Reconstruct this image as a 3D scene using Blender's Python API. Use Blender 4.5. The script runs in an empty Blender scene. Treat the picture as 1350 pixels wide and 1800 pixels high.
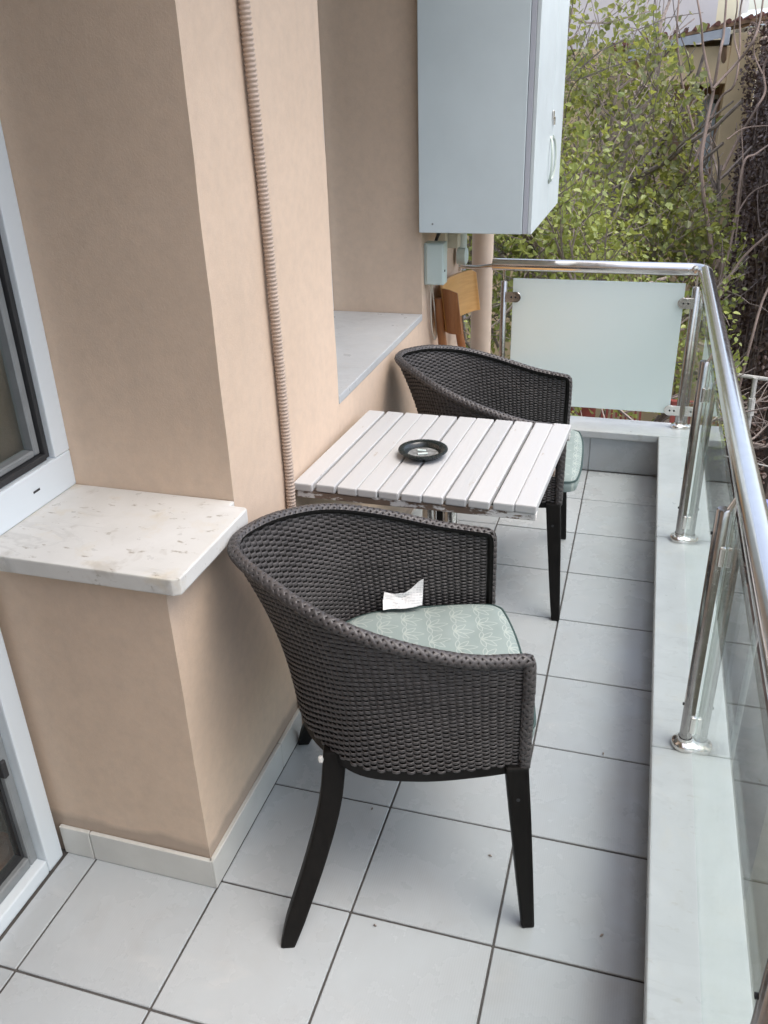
import bpy, bmesh, math, random
import numpy as np
from mathutils import Vector, Matrix
random.seed(7)
rng = np.random.default_rng(7)
R = math.radians
scene = bpy.context.scene
col = scene.collection

# ---------------------------------------------------------------- camera
PITCH, YAW, ROLL = -0.46687807, 0.30030926, 0.03081683
CAM = Vector((0.1551, -1.1587, 1.5768))
Mrot = Matrix.Rotation(YAW, 3, 'Z') @ Matrix.Rotation(PITCH, 3, 'X') @ Matrix.Rotation(ROLL, 3, 'Y')
right, fwd, up = Mrot.col[0], Mrot.col[1], Mrot.col[2]
cam = bpy.data.cameras.new('camera')
cam.sensor_fit = 'VERTICAL'; cam.sensor_height = 36.0; cam.lens = 36.0 * 1502.34 / 1800.0
cam.clip_start = 0.02; cam.clip_end = 500
camo = bpy.data.objects.new('camera', cam); col.objects.link(camo)
mw = Matrix((right, up, -fwd)).transposed().to_4x4(); mw.translation = CAM
camo.matrix_world = mw
scene.camera = camo

# ---------------------------------------------------------------- sky, sun, exposure
SUN_EL, SUN_AZ = 66.0, 100.0          # azimuth measured from +Y towards +X
world = bpy.data.worlds.new('World'); scene.world = world; world.use_nodes = True
wn = world.node_tree; wn.nodes.clear()
wo = wn.nodes.new('ShaderNodeOutputWorld'); bg = wn.nodes.new('ShaderNodeBackground')
sky = wn.nodes.new('ShaderNodeTexSky'); sky.sky_type = 'NISHITA'; sky.sun_disc = False
sky.sun_elevation = R(SUN_EL); sky.sun_rotation = R(SUN_AZ)
sky.air_density = 1.0; sky.dust_density = 3.5; sky.ozone_density = 1.0
hs = wn.nodes.new('ShaderNodeHueSaturation'); hs.inputs['Saturation'].default_value = 0.72
wn.links.new(sky.outputs[0], hs.inputs['Color']); wn.links.new(hs.outputs[0], bg.inputs[0])
bg.inputs[1].default_value = 0.15
wn.links.new(bg.outputs[0], wo.inputs[0])
sun = bpy.data.lights.new('sun', 'SUN'); sun.energy = 0.5; sun.angle = R(40); sun.color = (1, .96, .90)
suno = bpy.data.objects.new('sun', sun); col.objects.link(suno)
sd = Vector((math.sin(R(SUN_AZ)) * math.cos(R(SUN_EL)), math.cos(R(SUN_AZ)) * math.cos(R(SUN_EL)), math.sin(R(SUN_EL))))
suno.rotation_euler = sd.to_track_quat('Z', 'Y').to_euler()
vs = scene.view_settings
vs.view_transform = 'Standard'; vs.look = 'None'; vs.gamma = 1.0; vs.exposure = 1.37
vs.use_curve_mapping = False

# ---------------------------------------------------------------- materials
class NT:
    def __init__(s, name):
        s.m = bpy.data.materials.new(name); s.m.use_nodes = True
        s.t = s.m.node_tree; s.t.nodes.clear()
        s.out = s.t.nodes.new('ShaderNodeOutputMaterial')
    def n(s, typ, **kw):
        nd = s.t.nodes.new(typ)
        for k, v in kw.items(): setattr(nd, k, v)
        return nd
    def l(s, a, b): s.t.links.new(a, b)
    def val(s, x, sock):
        if hasattr(x, 'is_linked') or hasattr(x, 'links'): s.l(x, sock)
        else: sock.default_value = x
    def math(s, op, a, b=0.0, c=0.0, clamp=False):
        nd = s.n('ShaderNodeMath', operation=op); nd.use_clamp = clamp
        for i, x in enumerate((a, b, c)): s.val(x, nd.inputs[i])
        return nd.outputs[0]
    def mix(s, f, a, b, typ='MIX'):
        nd = s.n('ShaderNodeMix', data_type='RGBA', blend_type=typ)
        s.val(f, nd.inputs[0])
        for x, k in ((a, 6), (b, 7)):
            if isinstance(x, tuple): nd.inputs[k].default_value = (*x[:3], 1)
            else: s.l(x, nd.inputs[k])
        return nd.outputs[2]
    def noise(s, vec, scale, detail=3.0, rough=.55, dist=0.0):
        nd = s.n('ShaderNodeTexNoise'); s.l(vec, nd.inputs['Vector'])
        nd.inputs['Scale'].default_value = scale; nd.inputs['Detail'].default_value = detail
        nd.inputs['Roughness'].default_value = rough; nd.inputs['Distortion'].default_value = dist
        return nd.outputs[0]
    def ramp(s, x, lo, hi, a=0.0, b=1.0):
        nd = s.n('ShaderNodeMapRange'); s.val(x, nd.inputs[0])
        for i, v in enumerate((lo, hi, a, b)): nd.inputs[i + 1].default_value = v
        return nd.outputs[0]
    def pos(s): return s.n('ShaderNodeNewGeometry').outputs['Position']
    def obj(s): return s.n('ShaderNodeTexCoord').outputs['Object']
    def rand(s): return s.n('ShaderNodeObjectInfo').outputs['Random']
    def island(s): return s.n('ShaderNodeNewGeometry').outputs['Random Per Island']
    def scalev(s, v, x, y, z):
        nd = s.n('ShaderNodeMapping'); s.l(v, nd.inputs[0]); nd.inputs[3].default_value = (x, y, z); return nd.outputs[0]
    def bump(s, h, strength=.3, dist=.002):
        nd = s.n('ShaderNodeBump'); s.l(h, nd.inputs['Height'])
        nd.inputs['Strength'].default_value = strength; nd.inputs['Distance'].default_value = dist
        return nd.outputs[0]
    def principled(s, color, rough=.5, metal=0.0, spec=.5, normal=None, **kw):
        p = s.n('ShaderNodeBsdfPrincipled')
        if isinstance(color, tuple): p.inputs['Base Color'].default_value = (*color, 1)
        else: s.l(color, p.inputs['Base Color'])
        s.val(rough, p.inputs['Roughness']); p.inputs['Metallic'].default_value = metal
        p.inputs['Specular IOR Level'].default_value = spec
        if normal is not None: s.l(normal, p.inputs['Normal'])
        for k, v in kw.items(): p.inputs[k].default_value = v
        s.l(p.outputs[0], s.out.inputs[0]); return p

M = {}
def simple(name, color, rough=.5, metal=0.0, spec=.5, vary=.12, scale=14, bump=0.0, bscale=120):
    t = NT(name); p = t.pos()
    c = t.mix(t.ramp(t.noise(p, scale, 5), .3, .7), tuple(x * (1 - vary) for x in color), tuple(min(1, x * (1 + vary)) for x in color))
    nrm = t.bump(t.noise(p, bscale, 4), bump, .002) if bump else None
    r = t.ramp(t.noise(p, scale * 2.3, 4), .3, .7, max(.03, rough - .06), min(1, rough + .08))
    t.principled(c, r, metal, spec, nrm); M[name] = t.m
    return t.m

def m_wall():
    t = NT('peach_plaster'); p = t.pos()
    big = t.noise(p, 2.2, 5, .6); fine = t.noise(p, 260, 4, .7); mid = t.noise(p, 40, 4)
    c = t.mix(t.ramp(big, .3, .72), (.60, .457, .342), (.675, .522, .398))
    c = t.mix(t.ramp(mid, .35, .75, 0, .30), c, (.45, .355, .28))
    c = t.mix(t.ramp(t.noise(p, 120, 3, .7), .35, .7, 0, .22), c, (.66, .55, .45))
    c = t.mix(t.ramp(t.noise(t.scalev(p, 3, 3, .5), 3, 6, .65), .55, .75, 0, .22), c, (.42, .34, .275))
    # scuffs and splash dirt close to the skirting tiles
    sep = t.n('ShaderNodeSeparateXYZ'); t.l(p, sep.inputs[0])
    zed = t.math('ADD', sep.outputs[2], t.math('MULTIPLY', t.noise(p, 9, 4), .05))
    band = t.ramp(zed, .132, .150, .72, 0.0)
    c = t.mix(band, c, (.36, .29, .235))
    sc = t.ramp(t.noise(t.scalev(p, 6, 6, 14), 5, 6, .7), .66, .74, 0, .22)
    low = t.ramp(sep.outputs[2], .2, .85, 1, 0)
    c = t.mix(t.math('MULTIPLY', sc, low), c, (.30, .25, .21))
    h = t.math('ADD', fine, t.math('MULTIPLY', mid, .8))
    t.principled(c, .86, 0, .25, t.bump(h, .45, .0014)); M['wall'] = t.m
def m_tile(name, wall=False):
    t = NT(name); p = t.pos(); o = t.obj(); r = t.rand()
    base = t.mix(r, (.38, .412, .43), (.44, .47, .485))
    base = t.mix(t.ramp(t.noise(p, 4.5, 6, .65), .35, .75, 0, .4), base, (.37, .37, .37))
    # dried puddle rings, pale patches painting in sheen, and dirt
    st = t.ramp(t.noise(p, 7, 7, .62, .4), .54, .72, 0, .26)
    base = t.mix(st, base, (.31, .295, .28))
    pale = t.ramp(t.noise(t.scalev(p, 1, 2.2, 1), 5.2, 6, .6, .5), .60, .74, 0, .24)
    base = t.mix(pale, base, (.60, .585, .555))
    specks = t.ramp(t.noise(p, 95, 2, .5), .775, .80, 0, .55)
    base = t.mix(specks, base, (.16, .13, .11))
    sx = t.n('ShaderNodeSeparateXYZ'); t.l(p, sx.inputs[0])
    kerb = t.math('MULTIPLY', t.ramp(t.math('ADD', sx.outputs[0], t.math('MULTIPLY', t.noise(p, 6, 5), .12)), .24, .36), t.ramp(t.noise(p, 14, 6, .7), .35, .65, .1, .5))
    base = t.mix(kerb, base, (.31, .28, .25))
    wv = t.n('ShaderNodeTexWave', wave_type='BANDS', bands_direction='X'); t.l(o, wv.inputs[0])
    wv.inputs['Scale'].default_value = 62; wv.inputs['Distortion'].default_value = 1.2; wv.inputs['Detail'].default_value = 2
    base = t.mix(t.math('MULTIPLY', t.ramp(t.noise(p, 3.1, 3), .4, .65), .13), base, t.mix(wv.outputs[1], (.31, .31, .305), (.54, .54, .54)))
    h = t.math('ADD', t.math('MULTIPLY', wv.outputs[1], .5), t.noise(p, 170, 3))
    rough = t.ramp(t.noise(p, 6, 5, .6), .3, .72, .14, .42)
    t.principled(base, rough, 0, .5, t.bump(h, .10, .0006)); M[name] = t.m
def m_marble(name, a, b, vein, yellow=.25):
    t = NT(name); p = t.pos()
    n1 = t.noise(p, 7, 8, .6, .9)
    c = t.mix(t.ramp(n1, .3, .7), a, b)
    v = t.math('ABSOLUTE', t.math('SUBTRACT', t.noise(t.scalev(p, 1.6, 4.2, 2), 2.6, 6, .6, 1.1), .5))
    c = t.mix(t.math('MULTIPLY', t.ramp(v, 0, .045, .4, 0), t.ramp(t.noise(p, 3.3, 3), .45, .6)), c, vein)
    c = t.mix(t.ramp(t.noise(p, 11, 5, .6, .3), .56, .72, 0, yellow), c, (.58, .50, .36))
    c = t.mix(t.ramp(t.noise(t.scalev(p, 1.6, 1, 1), 9, 4, .6, .3), .60, .72, 0, yellow * .8), c, (.34, .30, .24))
    c = t.mix(t.ramp(t.noise(t.scalev(p, 1, 2.2, 1), 26, 4, .65), .615, .69, 0, min(.75, yellow * 1.35)), c, (.25, .21, .15))
    t.principled(c, t.ramp(t.noise(p, 20, 4), .3, .7, .26, .45), 0, .5, t.bump(t.noise(p, 120, 4), .06, .001)); M[name] = t.m
def m_glass(name, tint=(.93, .97, .95), dirt_sheen=.03):
    t = NT(name)
    lw = t.n('ShaderNodeLayerWeight'); lw.inputs[0].default_value = .5
    f5 = t.math('POWER', lw.outputs['Facing'], 5.8)
    f = t.math('ADD', t.math('MULTIPLY', f5, .955), .045)
    tr = t.n('ShaderNodeBsdfTransparent'); tr.inputs[0].default_value = (*tint, 1)
    gl = t.n('ShaderNodeBsdfGlossy'); gl.inputs['Roughness'].default_value = .012; gl.inputs[0].default_value = (.97, .99, .98, 1)
    df = t.n('ShaderNodeBsdfDiffuse'); df.inputs[0].default_value = (.6, .62, .6, 1)
    m0 = t.n('ShaderNodeMixShader'); t.val(t.ramp(t.noise(t.pos(), 6, 6, .7), .4, .8, dirt_sheen * .4, dirt_sheen * 2), m0.inputs[0])  # faint grime film; on the railing it also paints in milky reflections
    t.l(tr.outputs[0], m0.inputs[1]); t.l(df.outputs[0], m0.inputs[2])
    m1 = t.n('ShaderNodeMixShader'); t.l(f, m1.inputs[0]); t.l(m0.outputs[0], m1.inputs[1]); t.l(gl.outputs[0], m1.inputs[2])
    t.l(m1.outputs[0], t.out.inputs[0]); M[name] = t.m
def m_frost():
    t = NT('frosted_glass'); p = t.pos()
    c = t.mix(t.ramp(t.noise(p, 3, 4), .3, .7), (.87, .945, .91), (.90, .96, .93))
    pr = t.n('ShaderNodeBsdfPrincipled'); t.l(c, pr.inputs['Base Color']); pr.inputs['Roughness'].default_value = .38
    tl = t.n('ShaderNodeBsdfTranslucent'); tl.inputs[0].default_value = (.91, .96, .935, 1)
    mx = t.n('ShaderNodeMixShader'); mx.inputs[0].default_value = .45
    t.l(pr.outputs[0], mx.inputs[1]); t.l(tl.outputs[0], mx.inputs[2]); t.l(mx.outputs[0], t.out.inputs[0]); M['frost'] = t.m
def m_steel():
    t = NT('polished_steel'); p = t.pos()
    c = t.mix(t.noise(p, 30, 4), (.68, .65, .625), (.80, .77, .74))
    sm = t.ramp(t.noise(p, 55, 5, .7), .3, .75, .10, .24)
    M['darkened_post_steel'] = None
    t.principled(c, sm, 1.0, .5, t.bump(t.noise(t.scalev(p, 1, 1, 1), 40, 3), .05, .001)); M['steel'] = t.m
def m_wicker():
    t = NT('resin_wicker'); p = t.pos(); i = t.island()
    c = t.mix(i, (.040, .036, .0355), (.064, .057, .056))
    c = t.mix(t.ramp(t.noise(p, 9, 4), .35, .75, 0, .45), c, (.10, .092, .090))
    c = t.mix(t.ramp(t.noise(p, 210, 2), .80, .82, 0, .8), c, (.42, .40, .36))
    t.principled(c, t.ramp(t.noise(p, 50, 3),  .3, .7, .36, .55), 0, .5, t.bump(t.noise(p, 600, 2), .15, .0005)); M['wicker'] = t.m
def m_wood(name, a, b, rough=.4, axis=(1, 12, 1), scale=14):
    t = NT(name); p = t.scalev(t.pos(), *axis)
    n = t.noise(p, scale, 7, .62, .6)
    c = t.mix(t.ramp(n, .32, .7), a, b)
    t.principled(c, t.ramp(n, .3, .7, rough - .08, rough + .1), 0, .5, t.bump(n, .12, .001)); M[name] = t.m
def m_slat():
    t = NT('worn_white_paint'); p = t.pos(); r = t.rand()
    g = t.noise(t.scalev(p, 16, 1.2, 4), 9, 7, .65, .4)
    c = t.mix(r, (.45, .46, .465), (.51, .515, .515))
    c = t.mix(t.ramp(g, .42, .62, .28, 0), c, (.50, .49, .47))
    w = t.ramp(t.noise(t.scalev(p, 3, 1, 3), 17, 7, .72), .64, .69, 0, .75)
    c = t.mix(w, c, (.33, .27, .21))
    t.principled(c, .42, 0, .5, t.bump(g, .35, .0012)); M['slat'] = t.m
def m_apron():
    t = NT('chipped_white_rail'); p = t.pos()
    w = t.ramp(t.noise(t.scalev(p, 1, 1, 2.5), 16, 7, .7), .47, .51, 0, 1)
    c = t.mix(w, (.66, .65, .63), (.17, .125, .095))
    t.principled(c, .55, 0, .4, t.bump(w, .3, .001)); M['apron'] = t.m
def m_cushion():
    t = NT('mint_leaf_print'); o = t.obj()
    sep = t.n('ShaderNodeSeparateXYZ'); t.l(o, sep.inputs[0])
    # printed clusters of outlined leaves, staggered rows
    cx, cy = .056, .062
    row = t.math('FLOOR', t.math('DIVIDE', sep.outputs[0], cx))
    odd = t.math('MULTIPLY', t.math('MODULO', t.math('ABSOLUTE', row), 2.0), cy * .5)
    lx = t.math('SUBTRACT', sep.outputs[0], t.math('MULTIPLY', row, cx))
    yy = t.math('ADD', sep.outputs[1], odd)
    ly = t.math('SUBTRACT', t.math('SUBTRACT', yy, t.math('MULTIPLY', t.math('FLOOR', t.math('DIVIDE', yy, cy)), cy)), cy / 2)
    lx = t.math('SUBTRACT', lx, .006)
    nz = t.noise(o, 60, 2)
    ly = t.math('ADD', ly, t.math('MULTIPLY', t.math('SUBTRACT', nz, .5), .004))
    tot = None
    for ang, L in ((-78, .031), (-38, .040), (2, .046), (42, .038), (80, .030)):
        ca, sa = math.cos(R(ang)), math.sin(R(ang))
        a = t.math('ADD', t.math('MULTIPLY', lx, ca), t.math('MULTIPLY', ly, sa))
        b = t.math('ABSOLUTE', t.math('SUBTRACT', t.math('MULTIPLY', ly, ca), t.math('MULTIPLY', lx, sa)))
        wdt = t.math('MULTIPLY', t.math('MULTIPLY', a, t.math('SUBTRACT', L, a)), .62 / L)
        d = t.math('ABSOLUTE', t.math('SUBTRACT', b, wdt))
        on = t.math('MULTIPLY', t.math('LESS_THAN', d, .0011), t.math('MULTIPLY', t.math('GREATER_THAN', a, 0.0), t.math('LESS_THAN', a, L)))
        tot = on if tot is None else t.math('MAXIMUM', tot, on)
    p = t.pos()
    base = t.mix(t.ramp(t.noise(p, 12, 5), .3, .7), (.225, .275, .26), (.265, .315, .30))
    c = t.mix(t.math('MULTIPLY', tot, .36), base, (.52, .55, .50))
    wv = t.noise(t.scalev(o, 1, 1, 1), 900, 2)
    t.principled(c, .85, 0, .3, t.bump(wv, .25, .0008)); M['cushion'] = t.m
def m_leaf(name, cols, trans=.35):
    t = NT(name); i = t.island(); p = t.pos()
    cr = t.n('ShaderNodeValToRGB'); t.l(i, cr.inputs[0])
    els = cr.color_ramp.elements
    while len(els) < len(cols): els.new(.5)
    for k, c in enumerate(cols):
        els[k].position = k / (len(cols) - 1); els[k].color = (*c, 1)
    pr = t.n('ShaderNodeBsdfPrincipled'); t.l(cr.outputs[0], pr.inputs['Base Color']); pr.inputs['Roughness'].default_value = .42
    tl = t.n('ShaderNodeBsdfTranslucent'); t.l(t.mix(.5, cr.outputs[0], (.55, .58, .10)), tl.inputs[0])
    mx = t.n('ShaderNodeMixShader'); mx.inputs[0].default_value = trans
    t.l(pr.outputs[0], mx.inputs[1]); t.l(tl.outputs[0], mx.inputs[2]); t.l(mx.outputs[0], t.out.inputs[0]); M[name] = t.m
def m_paper():
    t = NT('till_receipt_paper'); o = t.obj()
    wv = t.n('ShaderNodeTexWave', wave_type='BANDS', bands_direction='Z'); t.l(o, wv.inputs[0]); wv.inputs['Scale'].default_value = 55
    brk = t.ramp(t.noise(t.scalev(o, 1, 1, .3), 260, 2), .46, .52)
    ink = t.math('MULTIPLY', t.ramp(wv.outputs[1], .62, .7), brk)
    c = t.mix(t.math('MULTIPLY', ink, .42), (.74, .74, .73), (.35, .35, .37))
    t.principled(c, .7); M['paper'] = t.m
m_wall(); m_tile('tile'); simple('skirting', (.58, .575, .54), .35, vary=.07, scale=9); m_marble('marble', (.60, .59, .555), (.68, .67, .64), (.42, .41, .385), .55)
m_marble('capstone', (.44, .455, .46), (.50, .515, .52), (.36, .365, .37), .14)
m_glass('glass', dirt_sheen=.075); m_glass('window_glass'); m_frost(); m_steel(); m_wicker(); m_slat(); m_apron(); m_cushion(); m_paper()
simple('darkened_post_steel', (.40, .385, .375), .2, metal=1.0, vary=.1, scale=40)  # darker copy of the steel, paints dark reflections into the posts
m_wood('black_wood', (.006, .0055, .005), (.012, .0105, .0095), .5, (8, 8, 1)); M['black_wood'].node_tree.nodes['Principled BSDF'].inputs['Specular IOR Level'].default_value = .16
m_wood('ply', (.50, .27, .085), (.62, .36, .13), .36, (1, 1, 9), 10)
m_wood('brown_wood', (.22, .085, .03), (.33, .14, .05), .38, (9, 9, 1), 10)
m_wood('parquet', (.26, .12, .07), (.36, .18, .11), .35, (1, 6, 1), 9)
simple('grout', (.075, .070, .066), .9, vary=.3, scale=20, bump=.4)
_t = NT('pvc'); _t.principled((.66, .72, .755), .3); M['pvc'] = _t.m
simple('gasket', (.025, .026, .028), .6)
simple('grey_profile', (.22, .235, .24), .4)
simple('cabinet_paint', (.59, .67, .69), .42, vary=.04, scale=5, bump=.03, bscale=200)
simple('cabinet_door_paint', (.60, .665, .675), .40, vary=.04, scale=5)
simple('cabinet_edge', (.46, .48, .53), .45, vary=.03)
simple('handle_putty', (.50, .55, .49), .5)
simple('box_white', (.56, .655, .62), .4, vary=.03)
simple('conduit_paint', (.46, .36, .29), .62, vary=.06, bump=.1)
simple('drain_paint', (.60, .48, .385), .5, vary=.06)
simple('cream_pipe', (.62, .60, .50), .45, vary=.06)
simple('cable_white', (.62, .58, .49), .5)
simple('ceiling', (.66, .60, .52), .9, vary=.04)
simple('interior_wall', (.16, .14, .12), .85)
simple('tray_green', (.009, .013, .0125), .26, spec=.6, vary=.3, scale=40)
simple('ash', (.17, .175, .17), .8, vary=.5, scale=90, bump=.5)
simple('piping_green', (.035, .065, .06), .6)
simple('white_blob', (.75, .74, .70), .6)
simple('bark', (.26, .215, .19), .85, vary=.35, scale=30, bump=.6, bscale=60)
simple('bare_twig', (.30, .225, .19), .8, vary=.2, scale=30)
simple('ground', (.085, .075, .05), .95, vary=.5, scale=1.5, bump=.5)
simple('dark_stone', (.11, .08, .068), .95, vary=.45, scale=5, bump=1.0, bscale=16)
simple('house_yellow', (.64, .49, .29), .88, vary=.10, scale=2.5, bump=.15)
simple('house_brown', (.26, .165, .10), .88, vary=.15, scale=4)
simple('house_white', (.62, .61, .56), .8, vary=.06)
simple('gutter', (.36, .38, .40), .45, vary=.08)
simple('roof_tile', (.15, .062, .045), .8, vary=.3, scale=12)
simple('roof_pale', (.55, .62, .66), .5, vary=.06)
simple('block_grey', (.55, .53, .54), .88, vary=.06, scale=1.2)
simple('block_cream', (.70, .64, .47), .88, vary=.05, scale=1.2)
simple('dark_opening', (.03, .026, .022), .7)
simple('rail_white', (.42, .41, .38), .6, vary=.25, scale=30)
simple('fence_red', (.26, .06, .05), .6, vary=.2)
simple('canopy_white', (.66, .68, .70), .5)
simple('canopy_blue', (.23, .25, .48), .5)
m_leaf('leaf_tree', [(.34, .35, .19), (.12, .15, .045), (.20, .225, .06), (.16, .185, .07), (.30, .31, .08), (.22, .24, .13), (.23, .25, .07), (.14, .155, .085), (.29, .31, .18)], .48)
m_leaf('leaf_bush', [(.22, .27, .07), (.34, .38, .10), (.18, .23, .08), (.31, .35, .09)])
m_leaf('leaf_dark', [(.18, .19, .08), (.22, .23, .10), (.24, .22, .12), (.20, .20, .10)])
m_leaf('leaf_dead', [(.13, .082, .065), (.17, .11, .088), (.09, .058, .047), (.21, .15, .12)], .0)

# ---------------------------------------------------------------- builders
def link(name, me, mat=None, parent=None, smooth=False):
    o = bpy.data.objects.new(name, me); col.objects.link(o)
    if mat is not None and not me.materials: me.materials.append(M[mat] if isinstance(mat, str) else mat)
    if parent is not None: o.parent = parent
    if smooth and len(me.polygons): me.polygons.foreach_set('use_smooth', [True] * len(me.polygons))
    return o
def tag(o, label=None, cat=None, group=None, kind=None):
    if label: o['label'] = label
    if cat: o['category'] = cat
    if group: o['group'] = group
    if kind: o['kind'] = kind
    return o
def empty(name, loc=(0, 0, 0), rz=0.0):
    o = bpy.data.objects.new(name, None); o.empty_display_size = .1; col.objects.link(o)
    o.location = loc; o.rotation_euler = (0, 0, rz); return o
def copy_tree(o, parent=None):
    c = o.copy(); col.objects.link(c); c.parent = parent
    for ch in [x for x in o.children]: copy_tree(ch, c)
    return c
class MB:
    def __init__(s): s.v = []; s.f = []
    def add(s, v, f):
        k = len(s.v); s.v += [tuple(map(float, x)) for x in v]; s.f += [tuple(i + k for i in q) for q in f]; return s
    def box(s, a, b):
        x0, y0, z0 = a; x1, y1, z1 = b
        return s.add([(x0, y0, z0), (x1, y0, z0), (x1, y1, z0), (x0, y1, z0), (x0, y0, z1), (x1, y0, z1), (x1, y1, z1), (x0, y1, z1)],
                     [(0, 3, 2, 1), (4, 5, 6, 7), (0, 1, 5, 4), (1, 2, 6, 5), (2, 3, 7, 6), (3, 0, 4, 7)])
    def tube(s, pts, rad, n=10, caps=True, squash=None):
        pts = [Vector(p) for p in pts]; m = len(pts)
        if not hasattr(rad, '__len__'): rad = [rad] * m
        tans = []
        for i in range(m):
            d = pts[min(i + 1, m - 1)] - pts[max(i - 1, 0)]
            tans.append(d.normalized() if d.length > 1e-9 else Vector((0, 0, 1)))
        u = tans[0].orthogonal().normalized(); v = []; f = []
        for i in range(m):
            u = (u - tans[i] * u.dot(tans[i])).normalized(); w = tans[i].cross(u)
            for k in range(n):
                a = 2 * math.pi * k / n
                v.append(pts[i] + (u * math.cos(a) + w * math.sin(a)) * rad[i])
        for i in range(m - 1):
            for k in range(n):
                k2 = (k + 1) % n
                f.append((i * n + k, i * n + k2, (i + 1) * n + k2, (i + 1) * n + k))
        if caps: f.append(tuple(range(n - 1, -1, -1))); f.append(tuple((m - 1) * n + k for k in range(n)))
        return s.add(v, f)
    def lathe(s, prof, c=(0, 0, 0), n=32, closed=False):
        v = []; f = []; m = len(prof)
        for r, z in prof:
            for k in range(n):
                a = 2 * math.pi * k / n; v.append((c[0] + r * math.cos(a), c[1] + r * math.sin(a), c[2] + z))
        for i in range(m - 1 if not closed else m):
            j = (i + 1) % m
            for k in range(n):
                k2 = (k + 1) % n; f.append((i * n + k, i * n + k2, j * n + k2, j * n + k))
        return s.add(v, f)
    def prism(s, poly, z0, z1):
        n = len(poly)
        return s.add([(x, y, z0) for x, y in poly] + [(x, y, z1) for x, y in poly],
                     [tuple(range(n - 1, -1, -1)), tuple(range(n, 2 * n))] + [(i, (i + 1) % n, n + (i + 1) % n, n + i) for i in range(n)])
    def mesh(s, name, bevel=0.0, seg=1, fix=False):
        me = bpy.data.meshes.new(name); me.from_pydata(s.v, [], s.f); me.update()
        if bevel or fix:
            bm = bmesh.new(); bm.from_mesh(me)
            if fix: bmesh.ops.recalc_face_normals(bm, faces=bm.faces)
            if bevel: bmesh.ops.bevel(bm, geom=[e for e in bm.edges if e.is_manifold and e.calc_face_angle(0) > .5], offset=bevel, segments=seg, affect='EDGES', profile=.6)
            bm.to_mesh(me); bm.free()
        return me
    def build(s, name, mat, parent=None, bevel=0.0, seg=1, smooth=False, fix=False):
        o = link(name, s.mesh(name, bevel, seg, fix), mat, parent, smooth)
        if smooth:
            try: o.data.set_sharp_from_angle(angle=R(40))
            except Exception: pass
        return o
def box(name, a, b, mat, parent=None, bevel=0.0, seg=1):
    return MB().box(a, b).build(name, mat, parent, bevel, seg)
def cr(pts, n=10):
    pts = np.array(pts, float); p = np.vstack([2 * pts[0] - pts[1], pts, 2 * pts[-1] - pts[-2]]); o = []
    for i in range(1, len(p) - 2):
        a, b, c, d = p[i - 1:i + 3]
        for t in np.linspace(0, 1, n, endpoint=False):
            o.append(.5 * ((2 * b) + (-a + c) * t + (2 * a - 5 * b + 4 * c - d) * t * t + (-a + 3 * b - 3 * c + d) * t ** 3))
    o.append(pts[-1]); return np.array(o)
def resample(P, n):
    d = np.r_[0, np.cumsum(np.linalg.norm(np.diff(P, axis=0), axis=1))]
    s = np.linspace(0, d[-1], n); return np.stack([np.interp(s, d, P[:, k]) for k in range(3)], 1)

# ================================================================ THE PLACE
T = .305
XP, XW = -.619, -.999              # pier face, window plane
YP = .286                          # rear of the marble window sill
YE = 2.4345                        # inner face of the far parapet
CAPB, CAPT = .162, .195            # underside and top of the marble capping

# ---- ground far below
g = MB().add([(-150, -150, -6), (150, -150, -6), (150, 150, -6), (-150, 150, -6)], [(0, 1, 2, 3)]).build('ground', 'ground')
tag(g, 'brown garden soil far below the balcony', kind='structure')

# ---- balcony floor: slab with recessed grout and single tiles
fl = box('balcony_floor', (-1.06, -2.6, -.18), (.46, 2.62, -.0035), 'grout')
tag(fl, 'pale grey tiled balcony floor with dark joints', kind='structure')
J = .0024
def tile_mesh(w, d): return MB().box((-w / 2, -d / 2, -.008), (w / 2, d / 2, 0)).mesh('tile', .0016)
cols = [(-.992, -3 * T), (-3 * T, -2 * T), (-2 * T, -T), (-T, 0), (0, .3)]
cache = {}
for ci, (xa, xb) in enumerate(cols):
    for k in range(-8, 8):
        ya, yb = k * T, (k + 1) * T
        if ci == 0 and ya >= -.01: continue
        if ci == 1 and ya >= -.01: continue
        if yb > YE: yb = YE
        w, d = xb - xa - 2 * J, yb - ya - 2 * J
        key = (round(w, 4), round(d, 4))
        if key not in cache: cache[key] = tile_mesh(w, d)
        o = link('floor_tile', cache[key], 'tile', fl)
        o.location = ((xa + xb) / 2, (ya + yb) / 2, random.uniform(-.0005, .0005))
        o.rotation_euler = (random.uniform(-.0016, .0016), random.uniform(-.0016, .0016), random.uniform(-.0012, .0012))

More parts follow.
